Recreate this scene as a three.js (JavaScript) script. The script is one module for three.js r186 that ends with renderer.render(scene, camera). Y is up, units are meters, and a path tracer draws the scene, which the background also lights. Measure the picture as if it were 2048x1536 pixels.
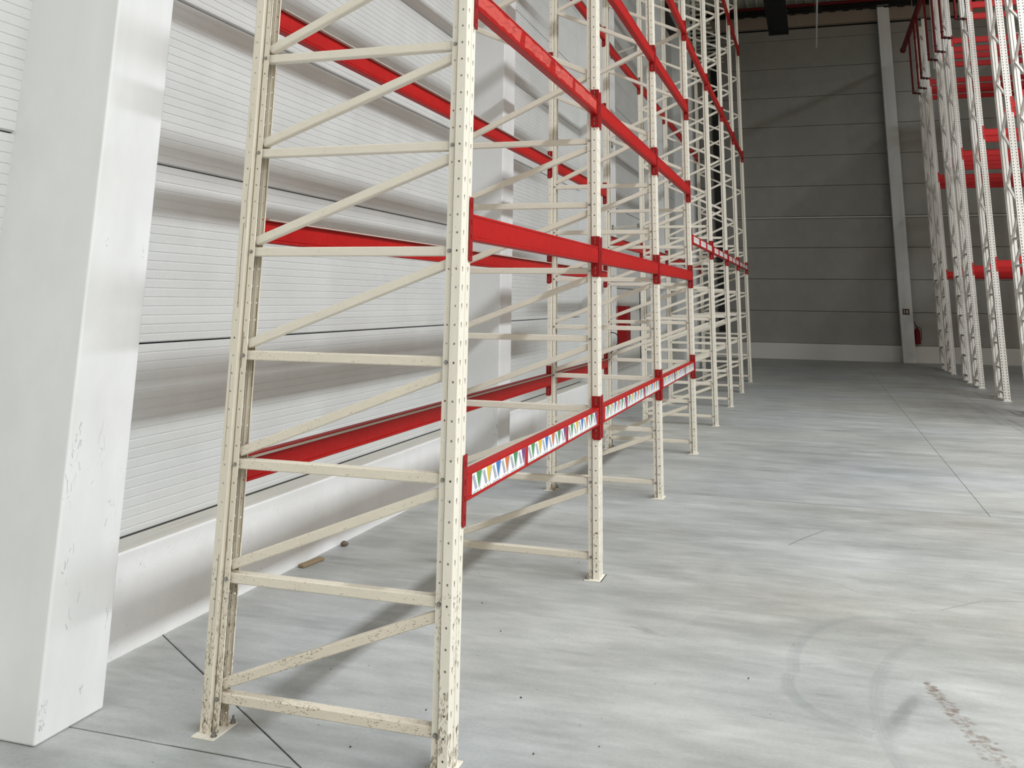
import * as THREE from 'three';
import { mergeGeometries } from 'three/addons/utils/BufferGeometryUtils.js';
import { RoundedBoxGeometry } from 'three/addons/geometries/RoundedBoxGeometry.js';
import { RectAreaLightUniformsLib } from 'three/addons/lights/RectAreaLightUniformsLib.js';

// ------------------------------------------------------------------ camera, light, exposure
const W = 2048, H = 1536;
const scene = new THREE.Scene();
scene.background = new THREE.Color(0x0b0b0b);
const FPX = 1809.34, PPX = 1049.90, PPY = 198.80;          // shifted lens: focal length and principal point in pixels
const camera = new THREE.PerspectiveCamera(2 * Math.atan(H / 2 / FPX) * 180 / Math.PI, W / H, 0.05, 200);
camera.setViewOffset(W, H, W / 2 - PPX, H / 2 - PPY, W, H);
camera.position.set(1.3846, 1.7329, 3.5513);
camera.rotation.order = 'YXZ';
camera.rotation.set(0.2173, 0.3041, 0.0121);
scene.add(camera);

const renderer = new THREE.WebGLRenderer({ antialias: true });
renderer.toneMapping = THREE.LinearToneMapping;
renderer.toneMappingExposure = 0.64;
renderer.shadowMap.enabled = true;
RectAreaLightUniformsLib.init();

const ROOF = 11.6;
const ROOFLIGHTS = [                                        // long strips of daylight in the roof: [x, z from, z to, width, radiance]
  [10.0, -10.8, 14.5, 0.9, 97],
  [18.5, -10.8, 14.5, 0.9, 18],
];
const DAY = new THREE.Color().setRGB(0.96, 1.0, 1.03);
for (const [x, z0, z1, w, L] of ROOFLIGHTS) {
  const l = new THREE.RectAreaLight(DAY, L, w, z1 - z0);
  l.position.set(x, ROOF - 0.02, (z0 + z1) / 2);
  l.lookAt(x, -50, (z0 + z1) / 2 + 1e-4);
  l.rotation.set(-Math.PI / 2, 0, 0);
  scene.add(l);
}

// ------------------------------------------------------------------ small tools
let seed = 20241;
const rnd = () => { seed = (seed * 1664525 + 1013904223) >>> 0; return seed / 4294967296; };
const rr = (a, b) => a + (b - a) * rnd();
const names = {};
function numbered(n) { const k = names[n] = (names[n] ?? -1) + 1; return k ? `${n}_${String(k).padStart(3, '0')}` : n; }
function tag(o, label, category, group) { o.userData.label = label; o.userData.category = category; if (group) o.userData.group = group; return o; }
function thing(name, label, category, pos = [0, 0, 0], group) {
  const o = new THREE.Group(); o.name = numbered(name); o.position.set(...pos); scene.add(o); return tag(o, label, category, group);
}
function part(name, geo, mat, parent, label) {
  const m = new THREE.Mesh(geo, mat); m.name = name; m.castShadow = m.receiveShadow = true; parent.add(m);
  if (label) m.userData.label = label;
  return m;
}
function single(name, geo, mat, label, category, group) { const m = part(numbered(name), geo, mat, scene); return tag(m, label, category, group); }
function struct(name, geo, mat, parent = scene) { const m = part(name, geo, mat, parent); if (parent === scene) m.userData.kind = 'structure'; return m; }
function copyOf(o, name, pos, rotY, label, group) {
  const c = o.clone(); c.name = numbered(name); c.position.set(...pos); c.rotation.y = rotY; c.userData = { ...o.userData, label, group }; scene.add(c); return c;
}
// geometry collector: flat shaded triangles with uv
class Acc {
  constructor() { this.p = []; this.n = []; this.u = []; }
  tri(a, b, c, n, ua, ub, uc) {
    // wind so that the face looks along n
    const e1 = [b[0] - a[0], b[1] - a[1], b[2] - a[2]], e2 = [c[0] - a[0], c[1] - a[1], c[2] - a[2]];
    const g = [e1[1] * e2[2] - e1[2] * e2[1], e1[2] * e2[0] - e1[0] * e2[2], e1[0] * e2[1] - e1[1] * e2[0]];
    if (g[0] * n[0] + g[1] * n[1] + g[2] * n[2] < 0) { [b, c] = [c, b]; [ub, uc] = [uc, ub]; }
    this.p.push(...a, ...b, ...c); this.n.push(...n, ...n, ...n); this.u.push(...ua, ...ub, ...uc);
  }
  quad(a, b, c, d, n, ua, ub, uc, ud) { this.tri(a, b, c, n, ua, ub, uc); this.tri(a, c, d, n, ua, uc, ud); }
  geo() {
    const g = new THREE.BufferGeometry();
    g.setAttribute('position', new THREE.Float32BufferAttribute(this.p, 3));
    g.setAttribute('normal', new THREE.Float32BufferAttribute(this.n, 3));
    g.setAttribute('uv', new THREE.Float32BufferAttribute(this.u, 2));
    return g;
  }
}
const plain = (g) => { const q = g.index ? g.toNonIndexed() : g; for (const k of Object.keys(q.attributes)) if (!['position', 'normal', 'uv'].includes(k)) q.deleteAttribute(k); return q; };
const join = (...gs) => mergeGeometries(gs.map(plain));
const box = (w, h, d, x = 0, y = 0, z = 0) => new THREE.BoxGeometry(w, h, d).translate(x, y, z);
const rbox = (w, h, d, r, x = 0, y = 0, z = 0) => new RoundedBoxGeometry(w, h, d, 2, r).translate(x, y, z);
const cyl = (r, h, n = 12) => new THREE.CylinderGeometry(r, r, h, n);
function rod(a, b, r, n = 10) {
  const A = new THREE.Vector3(...a), B = new THREE.Vector3(...b), d = B.clone().sub(A);
  return cyl(r, d.length(), n).applyQuaternion(new THREE.Quaternion().setFromUnitVectors(new THREE.Vector3(0, 1, 0), d.clone().normalize())).translate((A.x + B.x) / 2, (A.y + B.y) / 2, (A.z + B.z) / 2);
}
// closed profile [[x,y]...] swept along z with end caps; uv = (distance along z / ulen, y mapped by vfn)
function sweepZ(prof, z0, z1, uvf = (x, y, z) => [z, y], caps = true) {
  const A = new Acc(), n = prof.length;
  let area = 0; for (let i = 0; i < n; i++) { const [a, b] = [prof[i], prof[(i + 1) % n]]; area += a[0] * b[1] - b[0] * a[1]; }
  const s = area > 0 ? 1 : -1;
  for (let i = 0; i < n; i++) {
    const a = prof[i], b = prof[(i + 1) % n], dx = b[0] - a[0], dy = b[1] - a[1], l = Math.hypot(dx, dy); if (l < 1e-9) continue;
    const nn = [s * dy / l, -s * dx / l, 0];
    A.quad([a[0], a[1], z0], [b[0], b[1], z0], [b[0], b[1], z1], [a[0], a[1], z1], nn, uvf(a[0], a[1], z0, nn), uvf(b[0], b[1], z0, nn), uvf(b[0], b[1], z1, nn), uvf(a[0], a[1], z1, nn));
  }
  if (caps) {
    const pts = prof.map((q) => new THREE.Vector2(...q));
    for (const f of THREE.ShapeUtils.triangulateShape(pts, [])) for (const [z, nz] of [[z0, -1], [z1, 1]])
      A.tri(...f.map((i) => [pts[i].x, pts[i].y, z]), [0, 0, z1 > z0 ? nz : -nz], ...f.map((i) => uvf(pts[i].x, pts[i].y, z, [0, 0, 1])));
  }
  return A.geo();
}
// ------------------------------------------------------------------ noise and textures
function lattice(n) { const a = new Float32Array(n * n); for (let i = 0; i < a.length; i++) a[i] = rnd(); return a; }
const LAT = lattice(256);
function vnoise(x, y) {
  const xi = Math.floor(x), yi = Math.floor(y); let fx = x - xi, fy = y - yi; fx = fx * fx * (3 - 2 * fx); fy = fy * fy * (3 - 2 * fy);
  const a = LAT[((yi & 255) << 8) | (xi & 255)], b = LAT[((yi & 255) << 8) | ((xi + 1) & 255)], c = LAT[(((yi + 1) & 255) << 8) | (xi & 255)], d = LAT[(((yi + 1) & 255) << 8) | ((xi + 1) & 255)];
  return a + (b - a) * fx + (c - a) * fy + (a - b - c + d) * fx * fy;
}
const fbm = (x, y, o = 4) => { let s = 0, a = 0.5, t = 0; for (let i = 0; i < o; i++) { s += a * vnoise(x, y); t += a; x = x * 2.03 + 17.3; y = y * 2.03 + 9.1; a *= 0.5; } return s / t; };
function canvas(w, h, css) { const c = document.createElement('canvas'); c.width = w; c.height = h; const g = c.getContext('2d'); g.fillStyle = css; g.fillRect(0, 0, w, h); return [c, g]; }
function pixels(w, h, f) {                                   // canvas whose every pixel comes from f(x, y) -> [r, g, b]
  const [c, g] = canvas(w, h, '#000'); const im = g.getImageData(0, 0, w, h), d = im.data;
  for (let y = 0, i = 0; y < h; y++) for (let x = 0; x < w; x++, i += 4) { const p = f(x, y); d[i] = p[0]; d[i + 1] = p[1]; d[i + 2] = p[2]; d[i + 3] = 255; }
  g.putImageData(im, 0, 0); return [c, g];
}
function tex(c, rep = false) {
  const t = new THREE.CanvasTexture(c); t.colorSpace = THREE.SRGBColorSpace; t.magFilter = THREE.LinearFilter;
  t.wrapS = t.wrapT = rep === 'mirror' ? THREE.MirroredRepeatWrapping : rep ? THREE.RepeatWrapping : THREE.ClampToEdgeWrapping; return t;
}
const std = (o) => new THREE.MeshStandardMaterial({ roughness: 0.55, metalness: 0, ...o });
function specks(g, w, h, n, rmin, rmax, css, yf = () => rnd()) { g.fillStyle = css; for (let i = 0; i < n; i++) { g.globalAlpha = rr(0.35, 0.95); g.beginPath(); g.ellipse(rnd() * w, yf() * h, rr(rmin, rmax), rr(rmin, rmax), rnd() * 3, 0, 7); g.fill(); } g.globalAlpha = 1; }

// polished concrete, streaked along x by the power trowel
const FS = 8.2, FX0 = -2.2, FZ0 = -5.40;
function concrete(px, ox, oz) {
  return pixels(px, px, (i, j) => {
    const x = i / px * FS + ox, z = j / px * FS + oz;
    const big = fbm(x * 0.55 + 3, z * 0.9 + 7, 3), str = fbm(x * 1.3 + 40, z * 5.5 + 11, 4), mid = fbm(x * 3.1 + 80, z * 6.0 + 60, 3), fine = vnoise(x * 90, z * 130), gr = vnoise(x * 260, z * 260);
    const k = 168 + (big - 0.5) * 26 + (str - 0.5) * 30 + (mid - 0.5) * 26 + (fbm(x * 6 + 9, z * 26, 3) - 0.5) * 22 + (fine - 0.5) * 8 + (gr - 0.5) * 7, w = (vnoise(x * 0.8 + 5, z * 0.8) - 0.5) * 7;
    return [k - 1 + w * 0.5, k + 1, k - 1 - w];
  });
}
const ZJ = 0.115, ZJ2 = -5.40;                                  // floor joints across the aisle
const [floorNear, fg] = concrete(2048, FX0, FZ0);
{
  const S = 2048 / FS, X = (x) => (x - FX0) * S, Z = (z) => (z * 1.03 - FZ0) * S;
  const stroke = (pts, w, css, a) => { fg.strokeStyle = css; fg.globalAlpha = a; fg.lineWidth = w * S; fg.lineCap = 'round'; fg.beginPath(); pts.forEach(([x, z], i) => i ? fg.lineTo(X(x), Z(z)) : fg.moveTo(X(x), Z(z))); fg.stroke(); fg.globalAlpha = 1; };
  const tyre = (cx, cz, rx, rz, a0, a1, w, css, a) => { for (let k = 0; k < 5; k++) { const q = []; for (let t = 0; t <= 30; t++) { const u = a0 + (a1 - a0) * t / 30; q.push([cx + (rx + k * 0.012) * Math.cos(u), cz + (rz + k * 0.012) * Math.sin(u)]); } stroke(q, w * rr(0.4, 1), css, a * rr(0.5, 1)); } };
  tyre(1.72, -1.55, 0.50, 0.78, Math.PI * 0.95, Math.PI * 1.62, 0.02, '#70767a', 0.20);      // forklift tyre arcs
  tyre(1.72, -1.30, 0.52, 0.45, Math.PI * 0.62, Math.PI * 1.05, 0.025, '#70767a', 0.16);
  tyre(2.10, -1.10, 0.52, 1.05, Math.PI * 0.85, Math.PI * 1.35, 0.02, '#70767a', 0.13);
  tyre(1.35, -1.55, 0.72, 0.9, Math.PI * 1.05, Math.PI * 1.5, 0.012, '#7a8086', 0.16);
  // braked tyre prints: long soft blots
  fg.save(); fg.translate(X(1.66), Z(-1.12)); fg.rotate(0.35); fg.fillStyle = '#7b7d77'; for (let k = 0; k < 26; k++) { fg.globalAlpha = 0.06; fg.beginPath(); fg.ellipse(rr(-8, 8), rr(-40, 60), rr(5, 12), rr(16, 40), 0, 0, 7); fg.fill(); } fg.restore(); fg.globalAlpha = 1;
  fg.save(); fg.translate(X(0.42), Z(-1.74)); fg.rotate(0.55); fg.fillStyle = '#6c7073'; for (let k = 0; k < 60; k++) { fg.globalAlpha = 0.05; fg.fillRect(rr(-22, 14), rr(-7, 6), rr(6, 18), rr(2, 5)); } fg.restore(); fg.globalAlpha = 1;
  stroke([[1.12, -3.76], [1.22, -3.99], [1.34, -4.22], [1.37, -4.28]], 0.010, '#5d605e', 0.6);
  stroke([[2.0, -2.6], [2.25, -2.85], [2.6, -2.95]], 0.010, '#6b6f70', 0.4); stroke([[1.45, -2.9], [1.55, -2.78]], 0.008, '#6b6f70', 0.35);
  for (let k = 0; k < 26; k++) { const x = rr(0.2, 2.9), z = rr(-4.6, -0.2), l = rr(0.05, 0.28), t = rr(-0.35, 0.35); stroke([[x, z], [x + l * Math.cos(t), z + l * Math.sin(t)]], rr(0.003, 0.008), rnd() < 0.5 ? '#8d918f' : '#777b7a', rr(0.2, 0.5)); }
  for (const [a, b] of [[[-2.1, ZJ2 / 1.03 + 0.006], [6, ZJ2 / 1.03 + 0.006]], [[-2.1, ZJ / 1.03], [4, ZJ / 1.03]], [[-0.53, ZJ / 1.03], [-2.1, -0.96]]]) for (let k = 0; k < 60; k++) { const t = rnd(), u = Math.min(1, t + rr(0.01, 0.06)), q = (v) => [a[0] + (b[0] - a[0]) * v + rr(-0.003, 0.003), a[1] + (b[1] - a[1]) * v + rr(-0.004, 0.004)]; stroke([q(t), q(u)], rr(0.003, 0.008), '#6a6965', rr(0.2, 0.45)); }   // grime along the sawn joints
  // brown rubber smear at lower right
  for (let k = 0; k < 260; k++) { const t = rnd(), x = 1.80 + 0.19 * t + rr(-1, 1) * 0.042 * (0.4 + t), z = -1.46 + 0.72 * t + rr(-1, 1) * 0.05; fg.fillStyle = rnd() < 0.6 ? '#6e6259' : '#86796f'; fg.globalAlpha = rr(0.12, 0.5) * (0.4 + 0.6 * Math.abs(Math.sin(t * 9 + 1))); fg.beginPath(); fg.ellipse(X(x), Z(z), rr(1.2, 4.5), rr(1, 3.5), rr(0, 3), 0, 7); fg.fill(); }
  for (let k = 0; k < 150; k++) { fg.fillStyle = '#4f4c48'; fg.globalAlpha = rr(0.3, 0.8); fg.beginPath(); fg.ellipse(X(rr(-1.9, 2.6)), Z(rr(-5, 0.3)), rr(0.6, 1.3), rr(0.6, 1.1), 0, 0, 7); fg.fill(); }
  fg.globalAlpha = 1;
}
const FT = tex(floorNear), FTfar = tex(concrete(1024, 31, 47)[0], 'mirror');
const floorRough = { roughness: 0.5 };
const M = {};
M.floor = std({ map: FT, ...floorRough });
M.floorFar = std({ map: FTfar, ...floorRough });
M.joint = std({ color: 0x2f2e2d, roughness: 0.95 });

// cream uprights: 0..2.5 m of height fills the lower half of the map, the rest the upper half
const upV = (y) => y < 2.5 ? y / 5 : 0.5 + (y - 2.5) / 15;
function uprightMap(base, dirt, streaks) {
  const w = 512, h = 2048;
  const [c, g] = pixels(w, h, (x, y) => { const k = (fbm(x / 30, y / 60, 3) - 0.5) * 10; return [base[0] + k, base[1] + k, base[2] + k]; });
  const pix = (y) => h * (1 - upV(y));
  const blot = (y0, y1, n, r0, r1, cols) => { for (let i = 0; i < n; i++) { const y = y0 + (y1 - y0) * Math.pow(rnd(), 1.4), x = rnd() * w; if (vnoise(x / 40 + 9, y * 9) < 0.42) continue; g.fillStyle = cols[Math.floor(rnd() * cols.length)]; g.globalAlpha = rr(0.3, 0.85); g.beginPath(); g.ellipse(x, pix(y), rr(r0, r1) * 1.6, rr(r0, r1), rnd() * 3, 0, 7); g.fill(); } g.globalAlpha = 1; };
  const brown = ['#6b5c49', '#7b6c58', '#54483a', '#8b7b66'];
  blot(0, 0.62, 2600 * dirt, 0.5, 2.0, brown); blot(0, 0.4, 500 * dirt, 1, 4.5, ['#8d7f6b', '#a09380', '#7b6c58']); blot(0.4, 2.5, 420 * dirt, 0.4, 1.1, brown); blot(2.5, 9.4, 300 * dirt, 0.4, 0.9, brown);
  if (streaks) for (let i = 0; i < 150; i++) {                 // scraped paint: long dark vertical scratches
    const y = rr(0.1, 3.6), x = (rnd() < 0.7 ? rr(0.02, 0.34) : rr(0.6, 1)) * w, l = rr(0.05, 0.4);
    g.strokeStyle = rnd() < 0.6 ? '#5a4b38' : '#77684f'; g.globalAlpha = rr(0.4, 0.9); g.lineWidth = rr(1, 4); g.beginPath(); g.moveTo(x, pix(y)); g.lineTo(x + rr(-4, 4), pix(y + l * 0.5)); g.lineTo(x + rr(-4, 4), pix(y + l)); g.stroke();
  }
  g.globalAlpha = 1; return tex(c);
}
const CREAM = [229, 224, 211], PALE = [236, 233, 226];
M.cream = std({ map: uprightMap(CREAM, 0.45, false), roughness: 0.42 });
M.creamDirty = std({ map: uprightMap(CREAM, 1, false), roughness: 0.45 });
M.creamScraped = std({ map: uprightMap([221, 214, 198], 0.9, true), roughness: 0.45 });
M.pale = std({ map: uprightMap(PALE, 0.06, false), roughness: 0.42 });
function braceMap(base, n, r1) {
  const [c, g] = pixels(1024, 64, (x, y) => { const k = (fbm(x / 40, y / 20, 3) - 0.5) * 9; return [base[0] + k, base[1] + k, base[2] + k]; });
  for (let i = 0; i < n; i++) { const x = rnd() * 1024, y = rnd() * 64; if (vnoise(x / 55 + 3, y / 40) < 0.4) continue; g.fillStyle = ['#6b5c49', '#8a7a63', '#57493a', '#9a8c76'][i & 3]; g.globalAlpha = rr(0.3, 0.85); g.beginPath(); g.ellipse(x, y, rr(0.6, r1 * 1.4), rr(0.6, r1), 0, 0, 7); g.fill(); }
  return tex(c);
}
M.brace = std({ map: braceMap([224, 218, 204], 40, 2), roughness: 0.45 });
M.braceDirty = std({ map: braceMap([221, 213, 196], 420, 3.2), roughness: 0.5 });
M.braceSpeck = std({ map: braceMap([223, 216, 200], 150, 2.4), roughness: 0.48 });
M.bracePale = std({ color: 0xe6e3dc, roughness: 0.42 });
// red beams
function redMap(peel) {
  const [c, g] = pixels(1024, 128, (x, y) => { const k = (fbm(x / 9, y / 40 + 5, 3) - 0.5) * 18 + (fbm(x / 120, y / 60, 2) - 0.5) * 12; return [168 + k, 16 + k * 0.5, 15 + k * 0.45]; });
  for (let i = 0; i < 16; i++) { g.strokeStyle = '#c9675c'; g.globalAlpha = rr(0.1, 0.35); g.lineWidth = rr(0.6, 1.4); const x = rnd() * 1024; g.beginPath(); g.moveTo(x, rr(15, 80)); g.lineTo(x + rr(-8, 8), rr(60, 118)); g.stroke(); }
  if (peel) {                                                  // loose protective film: pale patches with dark torn edges
    g.fillStyle = '#cf6a60';
    for (const [u0, u1] of [[0.01, 0.26], [0.28, 0.46], [0.50, 0.70], [0.74, 0.99]]) {
      const p = []; for (let t = 0; t <= 14; t++) p.push([(u0 + (u1 - u0) * t / 14) * 1024 + rr(-14, 14), rr(14, 30)]); for (let t = 14; t >= 0; t--) p.push([(u0 + (u1 - u0) * t / 14) * 1024 + rr(-14, 14), rr(92, 108)]);
      g.globalAlpha = 0.72; g.beginPath(); p.forEach(([x, y], i) => i ? g.lineTo(x, y) : g.moveTo(x, y)); g.closePath(); g.fill();
      g.globalAlpha = 0.55; g.strokeStyle = '#6d1512'; g.lineWidth = 1.6; g.stroke();
    }
    for (let i = 0; i < 70; i++) { g.strokeStyle = rnd() < 0.65 ? '#5a0b0a' : '#e8a298'; g.globalAlpha = rr(0.35, 0.8); g.lineWidth = rr(1, 2.4); let x = rnd() * 1024, y = rr(18, 60); g.beginPath(); g.moveTo(x, y); for (let k = 0; k < 5; k++) { x += rr(-14, 26); y += rr(2, 13); g.lineTo(x, y); } g.stroke(); }
  }
  g.globalAlpha = 1; return tex(c);
}
const redPaint = (o) => new THREE.MeshPhysicalMaterial({ roughness: 0.5, specularIntensity: 0.45, ...o });
M.red = redPaint({ map: redMap(false) });
M.redPeel = redPaint({ map: redMap(true), roughness: 0.4 });
M.redPlate = redPaint({ color: new THREE.Color().setRGB(0.27, 0.008, 0.009) });
M.redPale = redPaint({ color: new THREE.Color().setRGB(0.52, 0.013, 0.014) });
M.redPipe = redPaint({ color: new THREE.Color().setRGB(0.15, 0.006, 0.008) });
M.ledge = std({ color: 0xb5aea3, roughness: 0.8 });
M.zinc = std({ color: 0x9d9c98, roughness: 0.35, metalness: 0.85 });
M.black = std({ color: 0x0d0d0d, roughness: 0.6 });
// location labels on the lowest front beams: coloured arrow fields, grey crossing bars, bar code ticks
function labelMap() {
  const [c, g] = canvas(1024, 128, '#f1f2f2');
  const cols = ['#3f8f4a', '#d8b62c', '#2b6cb8', '#cb6a2c', '#35864c', '#6d2f74'], step = 1024 / 6;
  const poly = (css, ...p) => { g.fillStyle = css; g.beginPath(); p.forEach(([x, y], i) => i ? g.lineTo(x, y) : g.moveTo(x, y)); g.fill(); };
  for (let i = 0; i < 6; i++) {
    const x = i * step;
    poly('#9fa4ae', [x, 20], [x + 34, 4], [x + 88, 100], [x + 52, 110]);
    poly(cols[i], [x + 66, 0], [x + 160, 0], [x + 136, 66], [x + 112, 108], [x + 92, 64]);
    g.globalAlpha = 0.8; poly('#a3a7b3', [x + 150, 10], [x + 171, 2], [x + 134, 106], [x + 104, 108]); g.globalAlpha = 1;
    poly('#ffffff', [x + 40, 0], [x + 66, 0], [x + 58, 50]);
    for (let k = 0; k < 6; k++) { g.fillStyle = k % 2 ? '#3b3b40' : cols[i]; g.fillRect(x + 14 + k * 24, 115, 10, 11); }
  }
  g.fillStyle = '#93294f'; g.fillRect(1024 - 34, 0, 34, 128); return tex(c);
}
M.label = std({ map: labelMap(), roughness: 0.35 });
{ const [c, g] = canvas(256, 64, '#dfd9d6'); g.fillStyle = '#b9b2b2'; for (let i = 0; i < 5; i++) { g.fillRect(20 + i * 48, 10, 16, 34); g.fillRect(40 + i * 48, 14, 4, 40); } M.labelPale = std({ map: tex(c), roughness: 0.4 }); }
// painted concrete and sandwich panels
function whiteMap(w, h, marks, base = [226, 228, 228]) {
  const [c, g] = pixels(w, h, (x, y) => { const k = (fbm(x / 60, y / 80, 3) - 0.5) * 9 + (vnoise(x / 2, y / 2) - 0.5) * 4; return [base[0] + k, base[1] + k, base[2] + k]; });
  if (marks) marks(g, w, h); return tex(c, 'mirror');
}
function scuff(g, x, y, n, s, css = '#55555a') { for (let i = 0; i < n; i++) { g.strokeStyle = css; g.globalAlpha = rr(0.15, 0.6); g.lineWidth = rr(0.6, 2.2); const a = x + rr(-1, 1) * s, b = y + rr(-1, 1) * s * 1.6; g.beginPath(); g.moveTo(a, b); g.lineTo(a + rr(-0.5, 0.5) * s, b + rr(-0.9, 0.9) * s); g.stroke(); } g.globalAlpha = 1; }
const columnMap = (() => {                                     // u 0..0.5 aisle face, 0.5..1 near face; v 0..1 = 0..2.75 m
  const [c, g] = pixels(512, 1024, (x, y) => { const k = (fbm(x / 50, y / 70, 3) - 0.5) * 8; return [228 + k, 230 + k, 231 + k]; });
  const Y = (m) => 1024 * (1 - m / 2.75), U = (t) => t * 256;  // t: 0 = near edge, 1 = far edge
  scuff(g, U(0.12), Y(1.12), 16, 16, '#6c6c72'); scuff(g, U(0.10), Y(0.95), 12, 22, '#77777d'); scuff(g, U(0.2), Y(0.62), 12, 18, '#9a9aa0'); scuff(g, U(0.06), Y(0.10), 26, 10, '#4c4c50');
  scuff(g, U(0.78), Y(0.82), 7, 14); scuff(g, U(0.35), Y(0.45), 8, 20, '#98989e'); scuff(g, U(0.62), Y(0.16), 4, 14, '#66666c'); scuff(g, U(0.9), Y(0.36), 6, 10, '#55555a'); scuff(g, U(0.5), Y(1.05), 9, 30, '#a6a6ac');
  scuff(g, U(0.25), Y(1.95), 5, 6, '#4d7f9a'); scuff(g, U(0.88), Y(1.93), 6, 6, '#3f7594');
  g.fillStyle = '#c9c2ba'; for (let i = 0; i < 40; i++) { g.globalAlpha = rr(0.1, 0.3); g.fillRect(U(rr(0.8, 1)), Y(rr(0.6, 1.0)), rr(1, 4), rr(1, 9)); } g.globalAlpha = 1;
  return tex(c);
})();
M.column = std({ map: columnMap, roughness: 0.6 });
M.columnPlain = std({ map: whiteMap(256, 512, (g) => { scuff(g, 120, 420, 14, 18); }), roughness: 0.6 });
M.plinth = std({ map: whiteMap(1024, 256, (g) => { for (let i = 0; i < 16; i++) scuff(g, rnd() * 1024, rr(20, 240), 4, rr(4, 12), rnd() < 0.5 ? '#77777b' : '#9a9a9e'); specks(g, 1024, 256, 120, 0.5, 1.5, '#8f8f90'); }, [230, 231, 231]), roughness: 0.65 });
M.ledgeConcrete = std({ map: whiteMap(512, 64, (g) => { for (let i = 0; i < 30; i++) { g.fillStyle = '#8b877e'; g.globalAlpha = rr(0.1, 0.4); g.beginPath(); g.ellipse(rnd() * 512, rnd() * 64, rr(2, 16), rr(1, 5), 0, 0, 7); g.fill(); } }, [196, 194, 186]), roughness: 0.9 });
M.panel = std({ map: whiteMap(512, 256, null, [206, 208, 207]), roughness: 0.5 });
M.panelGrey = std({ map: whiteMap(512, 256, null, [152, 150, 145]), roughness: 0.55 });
M.roof = std({ color: 0xcdcfc0, roughness: 0.7 });
M.brownBeam = std({ color: 0x9a8d80, roughness: 0.8 });
M.buff = std({ color: 0xc9b49c, roughness: 0.8 });
M.farWhite = std({ color: 0xd8d8d4, roughness: 0.7 });
M.gap = std({ color: 0x33332f, roughness: 0.9 });

// ------------------------------------------------------------------ the building
const XP = -2.122, XPL = -1.950, XC = -1.609, ZB = -27.103, ROW = 0.989, PL = 0.482;
const ZC = [5.85, 0.302, -5.247, -10.66, -16.15, -21.62];          // near edges of the wall columns
const CW = 0.371;
// floor: slabs with sawn joints over a dark sub-base
const floor = struct('floor', box(28.6, 0.3, 44, 12, -0.154, -5.6), M.joint);
function inset(p, g) {
  const n = p.length, L = []; let area = 0;
  for (let i = 0; i < n; i++) { const a = p[i], b = p[(i + 1) % n]; area += a[0] * b[1] - b[0] * a[1]; }
  const s = area > 0 ? 1 : -1;
  for (let i = 0; i < n; i++) { const a = p[i], b = p[(i + 1) % n], l = Math.hypot(b[0] - a[0], b[1] - a[1]), nx = -s * (b[1] - a[1]) / l, ny = s * (b[0] - a[0]) / l; L.push([a[0] + nx * g, a[1] + ny * g, b[0] - a[0], b[1] - a[1]]); }
  return p.map((_, i) => { const A = L[(i + n - 1) % n], B = L[i], d = A[2] * B[3] - A[3] * B[2], t = ((B[0] - A[0]) * B[3] - (B[1] - A[1]) * B[2]) / d; return [A[0] + A[2] * t, A[1] + A[3] * t]; });
}
const slabs = [
  [[[XP, ZJ], [-0.53, ZJ], [XP, -0.99]], 0], [[[XP, ZJ], [-0.53, ZJ], [XP, 1.18]], 0],
  [[[-0.53, ZJ], [4.08, ZJ], [4.08, ZJ2], [XP, ZJ2], [XP, -0.99]], 0], [[[-0.53, ZJ], [4.08, ZJ], [4.08, 16], [XP, 16], [XP, 1.18]], 0],
  [[[XP, ZJ2], [2.705, ZJ2], [2.705, ZB], [XP, ZB]], 1], [[[2.705, ZJ2], [4.08, ZJ2], [4.08, ZB], [2.705, ZB]], 1],
  [[[4.08, 16], [26, 16], [26, ZJ2], [4.08, ZJ2]], 1], [[[4.08, ZJ2], [26, ZJ2], [26, ZB], [4.08, ZB]], 1],
];
for (const [p, far] of slabs) {
  const s = new THREE.Shape(inset(p, far ? 0.0026 : 0.0034).map(([x, z]) => new THREE.Vector2(x, -z)));
  const g = new THREE.ExtrudeGeometry(s, { depth: 0.0035, bevelEnabled: false }).rotateX(-Math.PI / 2).translate(0, -0.0035, 0);
  const P = g.attributes.position, U = g.attributes.uv;
  for (let i = 0; i < P.count; i++) U.setXY(i, (P.getX(i) - FX0) / FS, 1 - (P.getZ(i) - FZ0) / FS);
  part('floor_slab', g, far ? M.floorFar : M.floor, floor);
}
// left wall: core, sandwich panels with micro ribs, plinth, columns
const wallL = struct('wall_left', box(0.2, 11.6, 43.4, -2.33, 5.8, -5.6), M.gap);
function panelProfile(h, out, back) {                           // [depth, y]: twenty shallow grooves, rebated at bottom and top edge
  const p = [[out - 0.012, 0.004], [out, 0.011]];
  for (let k = 1; k < 20; k++) { const y = h * k / 20; p.push([out, y - 0.006], [out - 0.003, y - 0.003], [out - 0.003, y + 0.002], [out, y + 0.005]); }
  p.push([out, h - 0.011], [out - 0.012, h - 0.004], [back, h - 0.004], [back, 0.004]); return p;
}
const NR = 9, pz = [16, ...ZC.map((z) => z - CW / 2), ZB + 0.11];
for (let b = 0; b + 1 < pz.length; b++) {
  const z0 = pz[b] - 0.003, z1 = pz[b + 1] + 0.003, g = sweepZ(panelProfile(ROW, XP, XP - 0.1), z1, z0, (x, y, z) => [z / 2, y]);
  for (let r = 0; r < NR; r++) {
    if (b === 4 && r < 2) continue;                             // the sectional door stands here
    part('wall_panel', g, M.panel, wallL).position.y = PL + r * ROW;
  }
}
const door = struct('door_1', box(0.06, 2.44, 4.9, XP - 0.06, 1.23, -13.59), M.panel);
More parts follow.
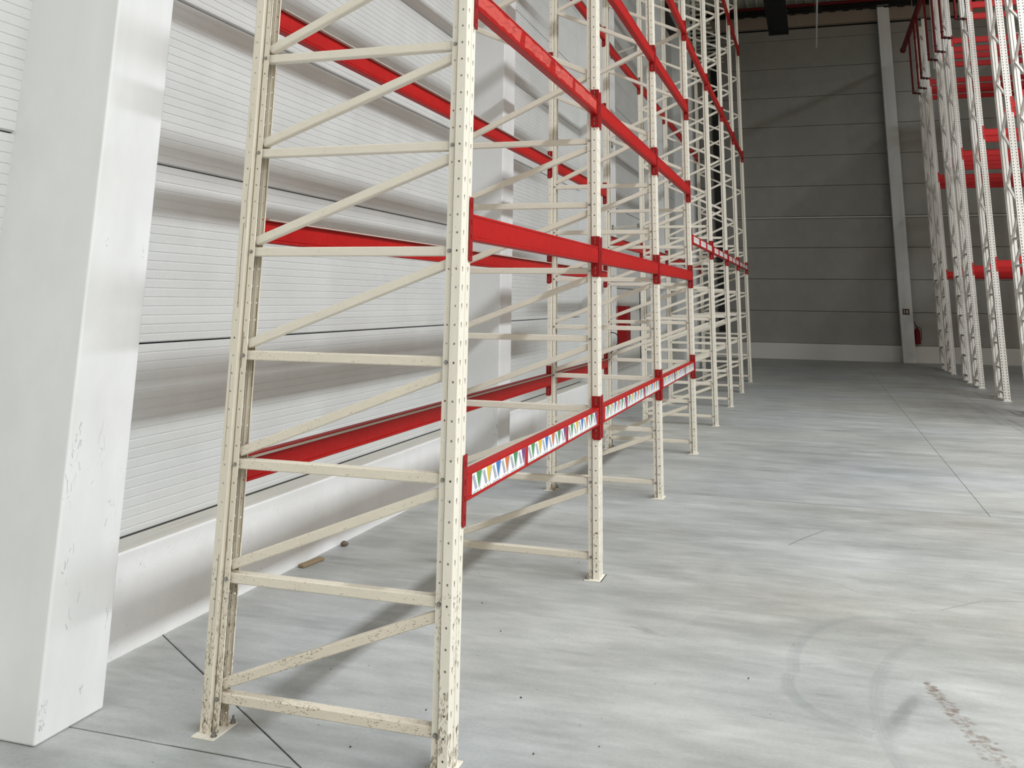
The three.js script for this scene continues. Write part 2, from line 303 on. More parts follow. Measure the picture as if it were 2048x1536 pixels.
for (let i = 0; i < 5; i++) for (let k = 0; k < 8; k++) {
  const zc = -11.06 - 0.30 - k * 0.61, yc = 0.05 + 0.2 + i * 0.385 + 0.0;
  part('door_pane', rbox(0.03, 0.33, 0.56, 0.006, XP - 0.02, yc, zc), M.farWhite, door);
}
part('door_header', box(0.08, 0.5, 4.9, XP - 0.02, 2.21, -13.59), M.panel, door);
const topTrim = struct('trim_1', sweepZ([[XP + 0.02, 9.42], [XP + 0.16, 9.42], [XP + 0.16, 9.12], [XP + 0.004, 9.12], [XP + 0.004, 9.42]], ZB + 0.1, 16), M.gap);
for (let i = 0; i < 90; i++) part('deck_rib', box(0.9, 0.05, 0.06, XP + 0.62, 9.6, ZB + 0.6 + i * 0.45), M.roof, topTrim);
const plz = [[16, ZC[0] + 0.01], ...ZC.map((z, i) => [z - CW - 0.01, (ZC[i + 1] ?? ZB + 0.2) + 0.01])];
plz.forEach(([a, b], i) => {
  if (i === 4) a = ZC[3] - CW - 0.01;
  const g = sweepZ([[XP - 0.08, 0], [XPL, 0], [XPL, PL - 0.008], [XPL - 0.008, PL], [XP - 0.08, PL]], b, i === 4 ? b + 0.2 : a, (x, y, z, n) => n[1] > 0.5 ? [z, x * 8] : [z / 2, y * 2]);
  const m = struct(`plinth_${i + 1}`, g, M.plinth);
  part('plinth_ledge', box(XPL - XP - 0.02, 0.012, Math.abs((i === 4 ? b + 0.2 : a) - b) - 0.02, (XPL + XP) / 2 - 0.004, PL + 0.006, ((i === 4 ? b + 0.2 : a) + b) / 2), M.ledgeConcrete, m, 'rough grey mortar ledge on top of the plinth');
  part('sealing_strip', rod([XP + 0.006, PL + 0.014, b + 0.02], [XP + 0.006, PL + 0.014, (i === 4 ? b + 0.2 : a) - 0.02], 0.006, 6), M.gap, m);
});
ZC.forEach((z, i) => {
  if (!i) return;                                               // stands behind the viewer
  const d = XC - XP + 0.04, g = plain(rbox(d, 11.3, CW, 0.012, XC - d / 2, 5.65, z - CW / 2));
  const P = g.attributes.position, N = g.attributes.normal, U = g.attributes.uv;
  for (let k = 0; k < P.count; k++) {
    const fx = N.getX(k) > 0.7, t = fx ? (z - P.getZ(k)) / CW * 0.5 : 0.5 + (XC - P.getX(k)) / d * 0.5;
    U.setXY(k, Math.min(0.998, Math.max(0.002, t)), P.getY(k) / 2.75);
  }
  const cats = ['grey white concrete wall column nearest behind the viewer', 'white concrete wall column at the left edge with blue ticks and black scuffs', 'second white concrete wall column from the left, behind the first rack bay', 'third white concrete wall column beside the red cabinet', 'fourth white concrete wall column beyond the sectional door', 'fifth white concrete wall column, farthest along the left wall'];
  const m = single('wall_column', g, i === 1 ? M.column : M.columnPlain, cats[i], 'column');
});
// far wall
const wallB = struct('wall_back', box(28.6, 11.6, 0.2, 12, 5.8, ZB - 0.2), M.gap);
const bz = ZB;
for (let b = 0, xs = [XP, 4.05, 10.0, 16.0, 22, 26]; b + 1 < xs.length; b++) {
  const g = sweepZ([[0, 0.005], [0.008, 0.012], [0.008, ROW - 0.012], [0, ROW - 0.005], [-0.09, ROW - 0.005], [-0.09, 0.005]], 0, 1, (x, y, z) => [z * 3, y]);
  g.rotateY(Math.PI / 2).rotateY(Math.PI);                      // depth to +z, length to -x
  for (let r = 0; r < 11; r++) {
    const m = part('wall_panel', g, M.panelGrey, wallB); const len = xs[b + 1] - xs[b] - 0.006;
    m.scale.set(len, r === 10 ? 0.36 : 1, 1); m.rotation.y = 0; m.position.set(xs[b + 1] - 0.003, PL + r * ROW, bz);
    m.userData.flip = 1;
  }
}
struct('plinth_back', box(28.1, PL, 0.12, 11.95, PL / 2, bz + 0.06), M.farWhite);
struct('trim_2', box(28.1, 0.42, 0.2, 11.95, 10.99, bz + 0.11), M.brownBeam);
struct('trim_3', box(0.1, 11.3, 0.24, XP + 0.05, 5.65, bz + 0.13), M.gap);
for (const [i, x] of [4.05].entries()) {
  const c = single('wall_column', rbox(0.36, 11.22, 0.3, 0.01, x, 5.61, bz + 0.28), M.columnPlain, ['white concrete column on the dark far wall with small sign'][i], 'column');
}
// other walls and roof (outside the frame, they close the hall)
struct('wall_right', box(0.2, 11.6, 43.6, 26.1, 5.8, -5.6), M.buff);
struct('wall_front', box(28.6, 11.6, 0.2, 12, 5.8, 16.1), M.buff);
{
  const gs = []; let x0 = -2.5; const zs0 = -27.5, zs1 = 16.3;
  for (const [x, z0, z1, w] of [...ROOFLIGHTS, [26.5, -27.5, -27.5, 0]]) {
    gs.push(box(x - w / 2 - x0, 0.25, zs1 - zs0, (x - w / 2 + x0) / 2, ROOF + 0.125, (zs0 + zs1) / 2));
    if (w) { gs.push(box(w, 0.25, z0 - zs0, x, ROOF + 0.125, (z0 + zs0) / 2), box(w, 0.25, zs1 - z1, x, ROOF + 0.125, (z1 + zs1) / 2)); }
    x0 = x + w / 2;
  }
  const ceil = struct('ceiling', join(...gs), M.roof);
  for (let i = 0; i < 34; i++) part('deck_rib', sweepZ([[0, 0], [0.1, 0], [0.07, -0.06], [0.03, -0.06]], ZB, 15.9), M.roof, ceil).position.set(-1.9 + i * 0.32, ROOF, 0);
  for (const [k, z] of [-21.8, -16.3, -10.85, -5.4, 0.1, 5.7].entries()) part('roof_beam', box(11.2, 0.5, 0.3, 3.6, ROOF - 0.31, z), M.brownBeam, ceil);
  const glow = new THREE.MeshStandardMaterial({ color: 0xffffff, emissive: DAY, emissiveIntensity: 4, roughness: 0.6 });
  ROOFLIGHTS.forEach(([x, z0, z1, w], i) => struct(`window_${i + 1}`, box(w, 0.03, z1 - z0, x, ROOF + 0.05, (z0 + z1) / 2), glow));
}

// ------------------------------------------------------------------ rack frames
const HY0 = 0.0521, PITCH = 0.075, BAY = 2.5528, UW = 0.055;
const circ = (cx, r, n = 6) => Array.from({ length: n }, (_, i) => [cx + r * Math.cos(i * 2 * Math.PI / n + 0.5), r * Math.sin(i * 2 * Math.PI / n + 0.5)]);
const slot = (cx) => [[cx - 0.0055, 0.008], [cx - 0.003, 0.011], [cx + 0.003, 0.011], [cx + 0.0055, 0.008], [cx + 0.0045, -0.003], [cx + 0.002, -0.013], [cx - 0.002, -0.013], [cx - 0.0045, -0.003]];
const sq = (cx) => [[cx - 0.008, 0.011], [cx + 0.008, 0.011], [cx + 0.006, -0.011], [cx - 0.006, -0.011]];
// one punched plate: from (x,z) along d, normal n, repeated up the upright
function plate(A, I, o, d, w, n, holes, u0, pitch, count, yb, yt) {
  const t = 0.0025, T = (s, y, k) => [o[0] + d[0] * s - n[0] * k, y, o[1] + d[1] * s - n[1] * k], UV = (s, y) => [u0 + s * 2.2, upV(Math.max(0, y))];
  const nn = [n[0], 0, n[1]], ni = [-n[0], 0, -n[1]], both = [[0, nn, A], [t, ni, I]];
  const strip = (y0, y1) => { for (const [k, q, B] of both) B.quad(T(0, y0, k), T(w, y0, k), T(w, y1, k), T(0, y1, k), q, UV(0, y0), UV(w, y0), UV(w, y1), UV(0, y1)); };
  if (!holes.length) { strip(yb, 2.5); strip(2.5, yt); return; }
  const con = [[0, -pitch / 2], [w, -pitch / 2], [w, pitch / 2], [0, pitch / 2]].map((q) => new THREE.Vector2(...q));
  const hs = holes.map((h) => h.map((q) => new THREE.Vector2(...q)).reverse());
  for (const h of hs) if (!THREE.ShapeUtils.isClockWise(h)) h.reverse();
  const f = THREE.ShapeUtils.triangulateShape(con, hs), all = con.concat(...hs);
  strip(yb, HY0 - pitch / 2);
  for (let c = 0; c < count; c++) {
    const y = HY0 + c * pitch;
    for (const tr of f) for (const [k, q, B] of both) B.tri(...tr.map((i) => T(all[i].x, y + all[i].y, k)), q, ...tr.map((i) => UV(all[i].x, y + all[i].y)));
    for (const h of hs) for (let i = 0; i < h.length; i++) {
      const a = h[i], b = h[(i + 1) % h.length], dx = b.x - a.x, dy = b.y - a.y, l = Math.hypot(dx, dy), q = [d[0] * -dy / l, dx / l, d[1] * -dy / l];
      I.quad(T(a.x, y + a.y, 0), T(b.x, y + b.y, 0), T(b.x, y + b.y, t), T(a.x, y + a.y, t), q, UV(a.x, y), UV(a.x, y), UV(a.x, y), UV(a.x, y));
    }
  }
}
function uprightGeo(pitch, height, hole, side) {                // the punched omega section, front face at x = 0 looking to +x
  const A = new Acc(), I = A, count = Math.round((height - HY0) / pitch), yb = 0.0062, yt = HY0 + (count - 0.5) * pitch;
  const go = (o, d, w, n, h, u) => plate(A, I, o, d, w, n, h, u, pitch, count, yb, yt);
  for (const s of [1, -1]) {
    go([0, s * 0.0075], [0, s], 0.0455, [1, 0], [hole(0.0225)], 0.30);
    go([0, s * 0.053], [-0.7071, s * 0.7071], 0.00283, [0.7071, s * 0.7071], [], 0.42);
    go([-0.002, s * UW], [-1, 0], 0.038, [0, s], [circ(0.018, 0.0052)], s > 0 ? 0.1 : 0.72);
    go([-0.040, s * UW], [-0.7071, -s * 0.7071], 0.0028, [-0.7071, s * 0.7071], [], 0.5);
    go([-0.042, s * 0.053], [0, -s], 0.027, [-1, 0], [], 0.55);               // return of the front part
    go([-0.042, s * 0.026], [-1, 0], 0.008, [0, s], [], 0.6);                 // bottom of the groove
    go([-0.050, s * 0.026], [0, s], 0.011, [1, 0], [], 0.62);                 // rear lip of the groove
    go([-0.050, s * 0.037], [-1, 0], 0.024, [0, s], side ? [circ(0.010, 0.0046)] : [], s > 0 ? 0.02 : 0.86);
    go([-0.074, s * 0.037], [0, -s], side ? 0.008 : 0.033, [-1, 0], [], 0.6);
    go([-0.003, s * 0.0075], [1, 0], 0.003, [0, -s], [], 0.31);
  }
  go([-0.003, -0.0075], [0, 1], 0.015, [1, 0], [], 0.46);
  return A.geo();
}
// C-section brace of length l along x, web on the +z side
function braceGeo(l, h = 0.040, d = 0.042) {
  const t = 0.003, p = [[d / 2, h / 2 - 0.004], [d / 2 - 0.004, h / 2], [-d / 2, h / 2], [-d / 2, h / 2 - t], [d / 2 - t, h / 2 - t], [d / 2 - t, -h / 2 + t], [-d / 2, -h / 2 + t], [-d / 2, -h / 2], [d / 2 - 0.004, -h / 2], [d / 2, -h / 2 + 0.004]];
  const off = rnd();
  const g = sweepZ(p, -l / 2, l / 2, (x, y, z, n) => [z / 1.1 + 0.5, Math.abs(n[1]) > 0.5 ? x / d + 0.5 : y / h + 0.5]);
  return g.rotateY(-Math.PI / 2);                               // web normal +x becomes +z
}
const plateGeo = (() => { const g = rbox(0.106, 0.006, 0.168, 0.002, 0, 0.003, 0.006); return g; })();
const anchorGeo = join(cyl(0.013, 0.004, 14).translate(0, 0.008, 0), cyl(0.0095, 0.010, 6).translate(0, 0.015, 0), cyl(0.005, 0.020, 8).translate(0, 0.025, 0));
const boltGeo = join(cyl(0.0075, 0.006, 6).rotateX(Math.PI / 2), cyl(0.009, 0.002, 12).rotateX(Math.PI / 2).translate(0, 0, -0.003));
function makeFrame(D, height, geo, mats, opt = {}, label) {
  const f = new THREE.Group(); f.name = 'rack_frame'; if (label) f.userData.label = label;
  for (const [m, x] of [[mats.front, 0], [mats.rear, -D]]) { const u = part('upright', geo, m, f); u.position.x = x; if (x) u.rotation.y = Math.PI; }
  for (const [x, s] of [[-0.040, 1], [-D + 0.040, -1]]) {
    part('base_plate', plateGeo, mats.plate ?? mats.front, f).position.set(x, 0, 0);
    if (opt.anchors) for (const z of [0.064, -0.064]) part('anchor_bolt', anchorGeo, M.zinc, f, 'galvanised anchor bolt').position.set(x + s * (z > 0 ? -0.036 : -0.036), 0, z);
  }
  const x0 = -0.056, x1 = -D + 0.056, L = x0 - x1, hg = braceGeo(L);
  const xa = x1 + 0.012, xb = x0 - 0.012;
  const diag = (ya, yb, up) => { const dx = xb - xa, dy = yb - ya, l = Math.hypot(dx, dy); return { g: braceGeo(l, 0.038, 0.038), a: Math.atan2(dy, dx), y: (ya + yb) / 2 }; };
  const d1 = diag(0, 0.45 - 0.098), zig = diag(0, 0.45 - 0.02), zag = diag(0.45 - 0.02, 0);
  const put = (dg, y, m) => { const b = part('brace', dg.g, m, f, 'diagonal brace'); b.position.set((xa + xb) / 2, y + dg.y, 0); b.rotation.z = dg.a; };
  for (let k = 0; k < 7; k++) {
    const y = HY0 + PITCH * (1 + 6 * k), b = part('brace', hg, opt.dirty && k === 0 ? mats.braceDirty : k < 4 && opt.dirty ? mats.braceSpeck : mats.brace, f, 'level brace');
    b.position.set((x0 + x1) / 2, y, 0);
    if (opt.bolts) for (const s of [1, -1]) part('brace_bolt', boltGeo, M.zinc, f).position.set((x0 + x1) / 2 + s * (L / 2 - 0.004), y, 0.0405);
    if (k < 6) put(d1, y + 0.049, opt.dirty && k === 0 ? mats.braceDirty : k < 3 && opt.dirty ? mats.braceSpeck : mats.brace);
  }
  let y = HY0 + PITCH * 37 + 0.047;
  for (let k = 0; y + 0.5 < height; k++, y += 0.45) put(k % 2 ? zag : zig, y + (k ? 0 : 0), mats.brace);
  return f;
}
const GL = uprightGeo(PITCH, 9.45, slot, true);
const DL = 1.078;
const rackL = thing('pallet_rack', 'long row of tall cream pallet rack frames with red beams along the left wall', 'pallet rack');
const put = (root, parent, pos, rot = 0, label) => { root.position.set(...pos); root.rotation.set(0, rot, 0); if (label) root.userData.label = label; parent.add(root); return root; };
const again = (root, parent, pos, rot = 0, label) => { const c = root.clone(); c.userData = {}; return put(c, parent, pos, rot, label); };
put(makeFrame(DL, 9.45, GL, { front: M.creamDirty, rear: M.creamScraped, brace: M.brace, braceDirty: M.braceDirty, braceSpeck: M.braceSpeck, plate: M.cream }, { anchors: true, bolts: true, dirty: true }), rackL, [0, 0, -UW], 0, 'nearest frame with dirt-specked feet and a scraped rear post');
const mid = put(makeFrame(DL, 9.45, GL, { front: M.cream, rear: M.cream, brace: M.brace, braceDirty: M.braceSpeck, braceSpeck: M.brace, plate: M.cream }, { anchors: true, bolts: true, dirty: true }), rackL, [0, 0, -BAY - UW]);
for (let k = 2; k < 8; k++) again(mid, rackL, [0, 0, -BAY * k - UW]);
part('shim', box(0.112, 0.004, 0.168), M.black, mid, 'dark shim under the front foot').position.set(-0.040, 0.002, 0);

// ------------------------------------------------------------------ beams
// connector: slotted plate against the post's side, with a lip folded over its face towards s * z
function connGeo(s, over, lipLen, h = 0.272) {
  const t = 0.004, gs = [], V = (q) => q.map((p) => new THREE.Vector2(...p));
  const pl = new THREE.Shape(V([[-0.044, 0.012], [-0.032, 0], [over, 0], [over, h], [-0.044, h]]));
  for (const y of [0.028, 0.058, h - 0.045, h - 0.02]) pl.holes.push(new THREE.Path(V([[-0.018, y - 0.011], [-0.012, y - 0.011], [-0.012, y + 0.011], [-0.018, y + 0.011]])));
  gs.push(new THREE.ExtrudeGeometry(pl, { depth: t, bevelEnabled: false }).translate(0, 0, -t / 2));
  const lip = new THREE.Shape(V([[0.002, 0], [lipLen - 0.008, 0], [lipLen, 0.010], [lipLen, h - 0.010], [lipLen - 0.008, h], [0.002, h]]));
  for (const y of [0.035, 0.105, h - 0.105, h - 0.035]) lip.holes.push(new THREE.Path(V([[lipLen - 0.022, y - 0.012], [lipLen - 0.014, y - 0.012], [lipLen - 0.014, y + 0.010], [lipLen - 0.022, y + 0.010]])));
  const g = new THREE.ExtrudeGeometry(lip, { depth: t, bevelEnabled: false });
  if (s > 0) g.rotateY(-Math.PI / 2).translate(over, 0, 0); else g.rotateY(Math.PI / 2).translate(over - t, 0, 0);
  gs.push(g); return join(...gs);
}
const CF = connGeo(-1, 0.013, 0.032), CN = connGeo(1, 0.007, 0.036);
function beamProfile(h, x0, x1) {
  const r = 0.004;
  return [[x0, r], [x0 + r, 0], [x1 - r, 0], [x1, r], [x1, 0.011], [x1 - 0.003, 0.013], [x1 - 0.003, 0.015], [x1 - 0.0012, 0.017], [x1 - 0.0012, h - 0.017], [x1 - 0.003, h - 0.015], [x1 - 0.003, h - 0.013], [x1, h - 0.011], [x1, h - r], [x1 - r, h], [x0 + r, h], [x0, h - r], [x0, h - 0.013], [x0 + 0.003, h - 0.015], [x0, h - 0.018], [x0, 0.018], [x0 + 0.003, 0.015], [x0, 0.013]];
}
const BH = 0.112, BL = BAY - 2 * UW - 0.016;
const bodyGeo = sweepZ(beamProfile(BH, -0.040, 0.008), -BL / 2, BL / 2, (x, y, z) => [z / BL + 0.5, y / BH]);
const ledgeGeo = rbox(0.022, 0.006, BL - 0.05, 0.001, -0.0515, BH - 0.008, 0);
const labelGeo = (w, h) => { const g = plain(box(0.0012, h, w)); return g; };
const lab = labelGeo(0.748, 0.080), labP = labelGeo(0.58, 0.074);
function makeBeam(mat, conn, labels) {                    // origin: bottom of the beam, middle of the bay, at the face of the posts
  const b = new THREE.Group(); b.name = 'pallet_beam';
  const body = part('beam_body', bodyGeo, mat, b);
  part('beam_ledge', ledgeGeo, M.ledge, b, 'dusty grey inner ledge');
  part('end_connector', CN, conn, b).position.set(0, -0.09, BL / 2 + 0.003);
  part('end_connector', CF, conn, b).position.set(0, -0.09, -BL / 2 - 0.003);
  if (labels) for (let i = 0; i < 3; i++) part('label_strip', labels === 'colour' ? lab : labP, labels === 'colour' ? M.label : M.labelPale, b, labels === 'colour' ? 'strip of coloured arrow and bar code labels' : 'pale faded label strip').position.set(0.0078, BH / 2, (1 - i) * 0.783);
  return b;
}
const protoF = {}, LV = [0.932, 1.976, 3.006, 4.036, 5.066, 6.09, 7.11], LV2 = [2.428, 4.985, 7.555];
function placeBeam(kind, mat, labels, pos, rot, label) {
  if (!protoF[kind]) return put(protoF[kind] = makeBeam(mat, M.redPlate, labels), rackL, pos, rot, label);
  return again(protoF[kind], rackL, pos, rot, label);
}
for (let bay = 0; bay < 7; bay++) {
  const zc = -BAY * bay - UW - BAY / 2, list = bay < 3 ? LV : LV2;
  list.forEach((y, i) => {
    const lowF = bay < 3 && i === 0, pale = bay >= 3 && i === 0, peel = bay === 0 && i === 2;
    placeBeam(lowF ? 'colour' : pale ? 'pale' : peel ? 'peel' : 'front', peel ? M.redPeel : M.red, lowF ? 'colour' : pale ? 'pale' : null, [0, y, zc], 0,
      lowF ? 'beam with colour label strips' : pale ? 'beam with pale label strips' : peel ? 'beam with peeling film' : undefined);
    placeBeam('front', M.red, null, [-DL, y, zc], Math.PI);
  });
}

// ------------------------------------------------------------------ right hand racks, seen end on
const DR = 0.84, GR = uprightGeo(0.05, 9.45, sq, false), XR = 4.645;
const rows = [                                                   // [z of aisle face, faces the viewer?]
  [-11.48, 1], [-13.02, 1], [-15.73, 1], [-18.42, 1], [-20.72, 0], [-22.53, 1], [-24.66, 0],
];
const rowSay = ['white pallet rack end cut off by the right edge of the photo, nearest one', 'white pallet rack directly behind the one cut off by the right edge', 'white pallet rack on the right, standing alone with its foot in view', 'near half of the middle back-to-back pair of white pallet racks at right', 'rear half of the middle back-to-back pair of white pallet racks at right', 'near half of the farthest back-to-back pair of white pallet racks at right', 'rear half of the farthest pair of white racks, closest to the dark wall'];
let protoR = null, protoRB = null;
const RB = 2.6, RBH = 0.13, RBL = RB - 0.016;
const bodyR = sweepZ(beamProfile(RBH, -0.040, 0.008), -RBL / 2, RBL / 2, (x, y, z) => [z / RBL + 0.5, y / RBH]);
rows.forEach(([z, front], i) => {
  const rot = front ? -Math.PI / 2 : Math.PI / 2, s = front ? 1 : -1;
  const rack = thing('pallet_rack', rowSay[i], 'pallet rack', [XR + UW, 0, z]);
  for (const e of [0, 1]) {
    const pos = [e * (RB + 2 * UW), 0, 0];
    if (!protoR) put(protoR = makeFrame(DR, 9.45, GR, { front: M.pale, rear: M.pale, brace: M.bracePale, braceDirty: M.bracePale, braceSpeck: M.bracePale, plate: M.pale }), rack, pos, rot);
    else again(protoR, rack, pos, rot);
  }
  for (const y of [2.43, 4.96, 7.57]) for (const back of [0, 1]) {
    const near = back ? !front : !!front, pos = [UW + RB / 2, y, back ? -s * DR : 0], ry = near ? -Math.PI / 2 : Math.PI / 2;
    if (!protoRB) {
      const b = protoRB = put(new THREE.Group(), rack, pos, ry); b.name = 'pallet_beam';
      part('beam_body', bodyR, M.redPale, b);
      part('end_connector', CN, M.redPale, b).position.set(0, -0.075, RBL / 2 + 0.003);
      part('end_connector', CF, M.redPale, b).position.set(0, -0.075, -RBL / 2 - 0.003);
    } else again(protoRB, rack, pos, ry);
  }
});

// ------------------------------------------------------------------ pipes, ducts and fittings
{
  const main = thing('sprinkler_main', 'dark red sprinkler main hung under the roof at upper right, capped far end', 'pipe', [4.40, 9.27, 0]);
  part('pipe', rod([0, 0, -25.2], [0, 0, -6], 0.07, 18), M.redPipe, main);
  part('end_cap', join(rod([0, 0, -25.26], [0, 0, -25.12], 0.085, 18)), M.redPipe, main);
  for (const z of [-22.2, -18.6, -14.2, -8]) part('hanger', rod([0, 0.07, z], [0, 2.32, z], 0.008, 6), M.zinc, main);
  const say = ['farthest', 'second farthest', 'third farthest', 'fourth', 'fifth', 'sixth', 'nearest'];
  [[-23.48, 7.52], [-22.17, 7.37], [-21.48, 7.48], [-19.79, 7.54], [-18.53, 7.41], [-17.39, 7.42], [-15.47, 7.27]].forEach(([z, y], i) => {
    const d = thing('sprinkler_drop', `${say[i]} dark red sprinkler drop pipe bending into the right racks below the main`, 'pipe', [4.40, 0, z], 'sprinkler drops at upper right');
    part('pipe', join(rod([0, 9.198, 0], [0, y + 0.05, 0], 0.026, 12), new THREE.SphereGeometry(0.034, 12, 8).translate(0, y + 0.03, 0), rod([0, y + 0.03, 0], [0.2, y, 0], 0.022, 10)), M.redPipe, d);
    part('coupling', rod([0.03, y + 0.027, 0], [0.07, y + 0.02, 0], 0.036, 12), M.black, d); part('coupling', rod([0.11, y + 0.012, 0], [0.15, y + 0.006, 0], 0.034, 12), M.black, d);
    part('clamp_ring', new THREE.TorusGeometry(0.03, 0.008, 6, 12).rotateX(Math.PI / 2).translate(0, y + 0.16, 0), M.black, d);
    if (i === 3 || i === 6) part('sprinkler_head', join(cyl(0.02, 0.16, 12).translate(0.1, y - 0.13, 0), cyl(0.012, 0.06, 8).translate(0.1, y - 0.02, 0)), M.farWhite, d, 'white sprinkler head');
  });
  const cross = thing('roof_pipe', 'dark red pipe running across under the roof along the far wall', 'pipe', [0, 11.38, bz + 0.55]);
  part('pipe', rod([-1.9, 0, 0], [25.6, 0.0, 0], 0.05, 12), M.redPipe, cross);
  for (let x = -1.2; x < 14; x += 2.4) part('hanger', rod([x, 0.04, 0], [x, 0.18, 0], 0.01, 6), M.zinc, cross);
  const tray = thing('cable_tray', 'dark wire cable tray with rungs along the top of the far wall', 'cable tray', [0, 11.17, bz + 0.35]);
  part('rail', join(rod([-1.9, 0.09, 0.1], [25, 0.09, 0.1], 0.012, 6), rod([-1.9, 0.0, 0.1], [25, 0, 0.1], 0.02, 6)), M.black, tray);
  for (let x = -1.8; x < 9; x += 0.42) part('rung', join(rod([x, -0.02, 0.1], [x, 0.1, 0.1], 0.007, 5), box(0.2, 0.04, 0.1, x + 0.1, -0.03, 0.06)), M.black, tray);
  const duct = thing('radiant_heater', 'long black ribbed heating panel hung under the dark roof, upper centre', 'heater', [0.795, 10.0, 0]);
  part('housing', box(0.60, 0.10, 14.3, 0, 0.05, -17.79), M.black, duct);
  for (let k = 0; k < 10; k++) part('rib', box(0.02, 0.03, 14.3, -0.27 + k * 0.06, -0.015, -17.79), M.black, duct);
  part('end_plate', box(0.61, 0.16, 0.03, 0, 0.03, -24.94), M.gap, duct, 'dark grey end plate');
  for (const z of [-23, -18.5, -13]) part('hanger', join(rod([-0.32, 0.11, z], [0.32, 0.11, z], 0.012, 6), rod([-0.28, 0.11, z], [-0.28, 1.58, z], 0.006, 5), rod([0.28, 0.11, z], [0.28, 1.58, z], 0.006, 5)), M.zinc, duct);
  const tube = thing('conduit', 'thin white tube hung under the roof, running towards the far wall', 'conduit', [1.885, 9.3, 0]);
  part('tube', rod([0, 0, -24.35], [0, 0, -8], 0.024, 10), M.farWhite, tube);
  for (const z of [-23.2, -19, -14]) part('hanger', rod([0, 0.02, z], [0, 2.28, z], 0.004, 5), M.zinc, tube);
  const rail = thing('wall_rail', 'thin pale pipe running level along the dark far wall', 'pipe', [0, 4.385, bz + 0.07]);
  part('pipe', rod([-1.95, 0.02, 0], [25, 0, 0], 0.022, 10), M.farWhite, rail);
  for (let x = -1.5; x < 12; x += 1.9) part('clip', box(0.03, 0.06, 0.07, x, 0, -0.03), M.zinc, rail);
  single('cable_riser', join(box(0.16, 10.2, 0.12, -1.46, 5.9, bz + 0.07), rod([-1.34, 0.7, bz + 0.05], [-1.34, 11, bz + 0.05], 0.02, 8)), M.black, 'black cable riser standing against the far wall behind the left row', 'cable riser');
  // sign and extinguisher
  const [sc, sg] = canvas(128, 128, '#4a2f28'); sg.fillStyle = '#d9d4cc'; sg.fillRect(26, 26, 14, 78); sg.fillRect(20, 26, 20, 12); sg.fillRect(70, 26, 14, 78); sg.fillRect(70, 26, 34, 12); sg.fillRect(70, 58, 30, 10); sg.fillRect(92, 26, 12, 78);
  const sign = thing('wall_sign', 'small dark red square sign with two white symbols on the far column', 'sign', [4.045, 1.495, bz + 0.436]);
  part('sign_plate', box(0.19, 0.17, 0.008), std({ color: 0x4a2f28 }), sign);
  part('sign_print', new THREE.PlaneGeometry(0.185, 0.165).translate(0, 0, 0.0046), std({ map: tex(sc) }), sign);
  const ex = thing('fire_extinguisher', 'dark red fire extinguisher hanging low on the far wall beside the column', 'fire extinguisher', [4.335, 0.55, bz + 0.22]);
  const prof = [[0, 0], [0.075, 0], [0.085, 0.015], [0.085, 0.36], [0.07, 0.42], [0.03, 0.45], [0.025, 0.48], [0, 0.48]].map((q) => new THREE.Vector2(...q));
  part('cylinder', new THREE.LatheGeometry(prof, 20), M.redPipe, ex);
  part('valve_handle', join(box(0.02, 0.05, 0.03, 0, 0.5, 0), box(0.02, 0.02, 0.12, 0, 0.53, 0.03), rod([-0.02, 0.5, 0], [-0.06, 0.66, 0.0], 0.012, 6)), M.black, ex);
  part('hose', new THREE.TubeGeometry(new THREE.CatmullRomCurve3([[0.02, 0.5, 0.02], [0.1, 0.46, 0.03], [0.11, 0.3, 0.03], [0.1, 0.12, 0.03]].map((q) => new THREE.Vector3(...q))), 16, 0.01, 6), M.black, ex);
  part('bracket', box(0.06, 0.05, 0.12, 0, 0.3, -0.13), M.zinc, ex);
  // red cabinet by the third column, label beside it
  const cab = thing('fire_cabinet', 'tall red cabinet on the left wall beyond the third column', 'cabinet', [XP + 0.115, 1.28, -13.48]);
  part('case', rbox(0.2, 0.70, 0.42, 0.008), M.redPlate, cab);
  part('cabinet_door', rbox(0.012, 0.66, 0.38, 0.004, 0.104, 0, 0), M.redPlate, cab);
  part('latch', box(0.02, 0.05, 0.03, 0.115, 0, 0.15), M.zinc, cab);
  part('notice', box(0.002, 0.07, 0.16, 0.112, -0.04, 0.0), M.farWhite, cab, 'white notice');
  part('wall_bracket', box(0.02, 0.6, 0.36, -0.105, 0, 0), M.zinc, cab);
  single('notice_strip', rbox(0.012, 0.32, 0.07, 0.003, XC + 0.007, 1.49, -10.98), std({ color: 0x9a6a60 }), 'narrow faded red notice on the edge of the third column', 'notice');
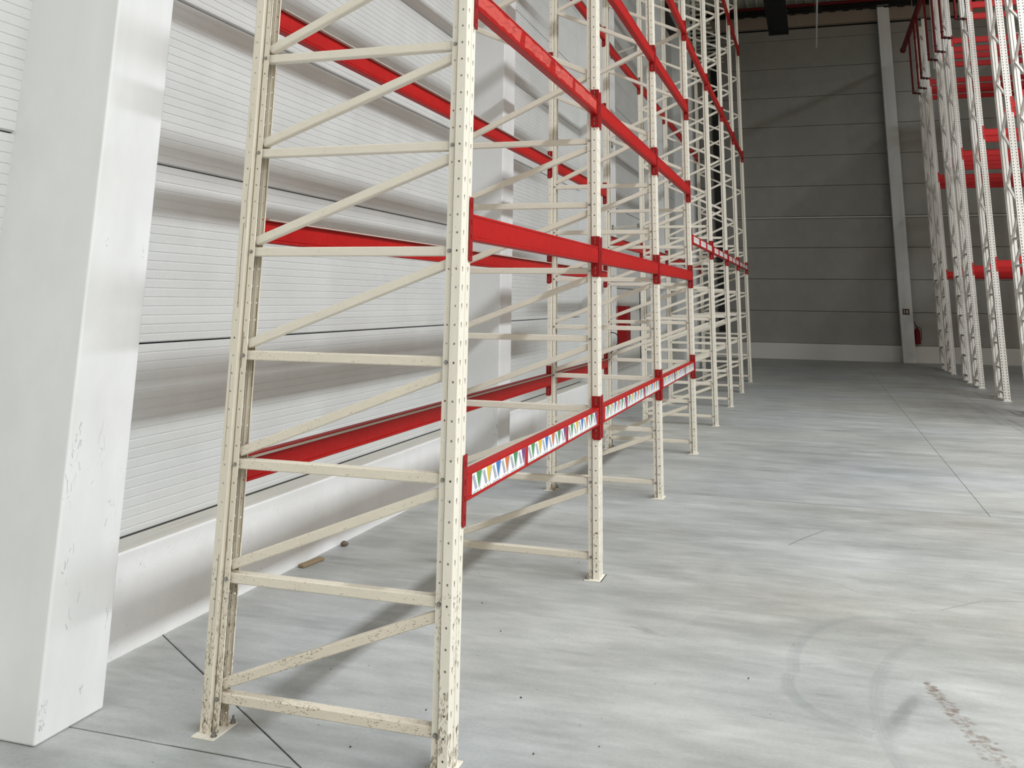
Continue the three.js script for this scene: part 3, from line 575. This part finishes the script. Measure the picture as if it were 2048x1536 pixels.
  // wire loop and rack ties
  single('wire_loop', new THREE.TubeGeometry(new THREE.CatmullRomCurve3([[-1.0, 1.10, -7.66], [-0.94, 1.18, -7.65], [-0.9, 1.25, -7.63], [-0.92, 1.33, -7.63], [-1.0, 1.35, -7.66]].map((q) => new THREE.Vector3(...q))), 24, 0.006, 6), M.black, 'loop of black wire on the rear post of the fourth rack frame', 'wire');
  for (const [i, y] of [2.85, 4.2, 5.7].entries()) {
    const t = thing('rack_tie', `${['lower', 'middle', 'upper'][i]} pale steel tie bolted between the third wall column and the rack`, 'bracket', [0, y, -10.5], 'wall ties of the left rack');
    part('tie_bar', rod([-1.12, 0, 0.22], [-1.60, 0.0, -0.20], 0.018, 8), M.brace, t);
    part('clamp', join(box(0.04, 0.06, 0.08, -1.102, 0, 0.22), box(0.012, 0.1, 0.1, -1.601, 0, -0.22)), M.zinc, t);
  }
  // litter on the floor
  const shard = (r, n) => { const g = new THREE.IcosahedronGeometry(r, 1), P = g.attributes.position; for (let i = 0; i < P.count; i++) { const k = 0.75 + 0.4 * vnoise(P.getX(i) / r * 2 + n * 7, P.getY(i) / r * 2 + P.getZ(i) / r * 3); P.setXYZ(i, P.getX(i) * k, P.getY(i) * k * 0.6, P.getZ(i) * k); } g.computeVertexNormals(); return g; };
  const brown = std({ color: 0x6e6255, roughness: 0.9 }), dark = std({ color: 0x3a3733, roughness: 0.9 }), wood = std({ color: 0x8f7d63, roughness: 0.9 });
  single('stone', shard(0.03, 1), brown, 'brown stone lying at the foot of the white plinth', 'stone').position.set(-1.90, 0.016, -2.74);
  single('wood_splinter', rbox(0.05, 0.02, 0.22, 0.006).rotateY(-0.15), wood, 'brown wood splinter lying against the foot of the plinth', 'wood').position.set(-1.89, 0.0105, -2.27);
  [[0.05, -0.75], [0.48, -0.42], [-0.45, -0.1], [-0.52, 0.13], [-0.3, -0.5], [-0.72, 0.18], [-0.3, -1.5], [-0.55, -1.9], [0.25, -0.28], [1.0, -1.3], [-0.9, -0.75], [-0.22, -2.9]].forEach(([x, z], i) => single('pebble', shard(rr(0.0025, 0.005), i + 3), i === 3 ? M.farWhite : dark, i === 3 ? 'tiny white crumb on the floor near the nearest frame' : 'tiny dark pebble lying on the grey floor', 'pebble', i === 3 ? undefined : 'dark pebbles on the floor').position.set(x, 0.003, z));
}
renderer.render(scene, camera);
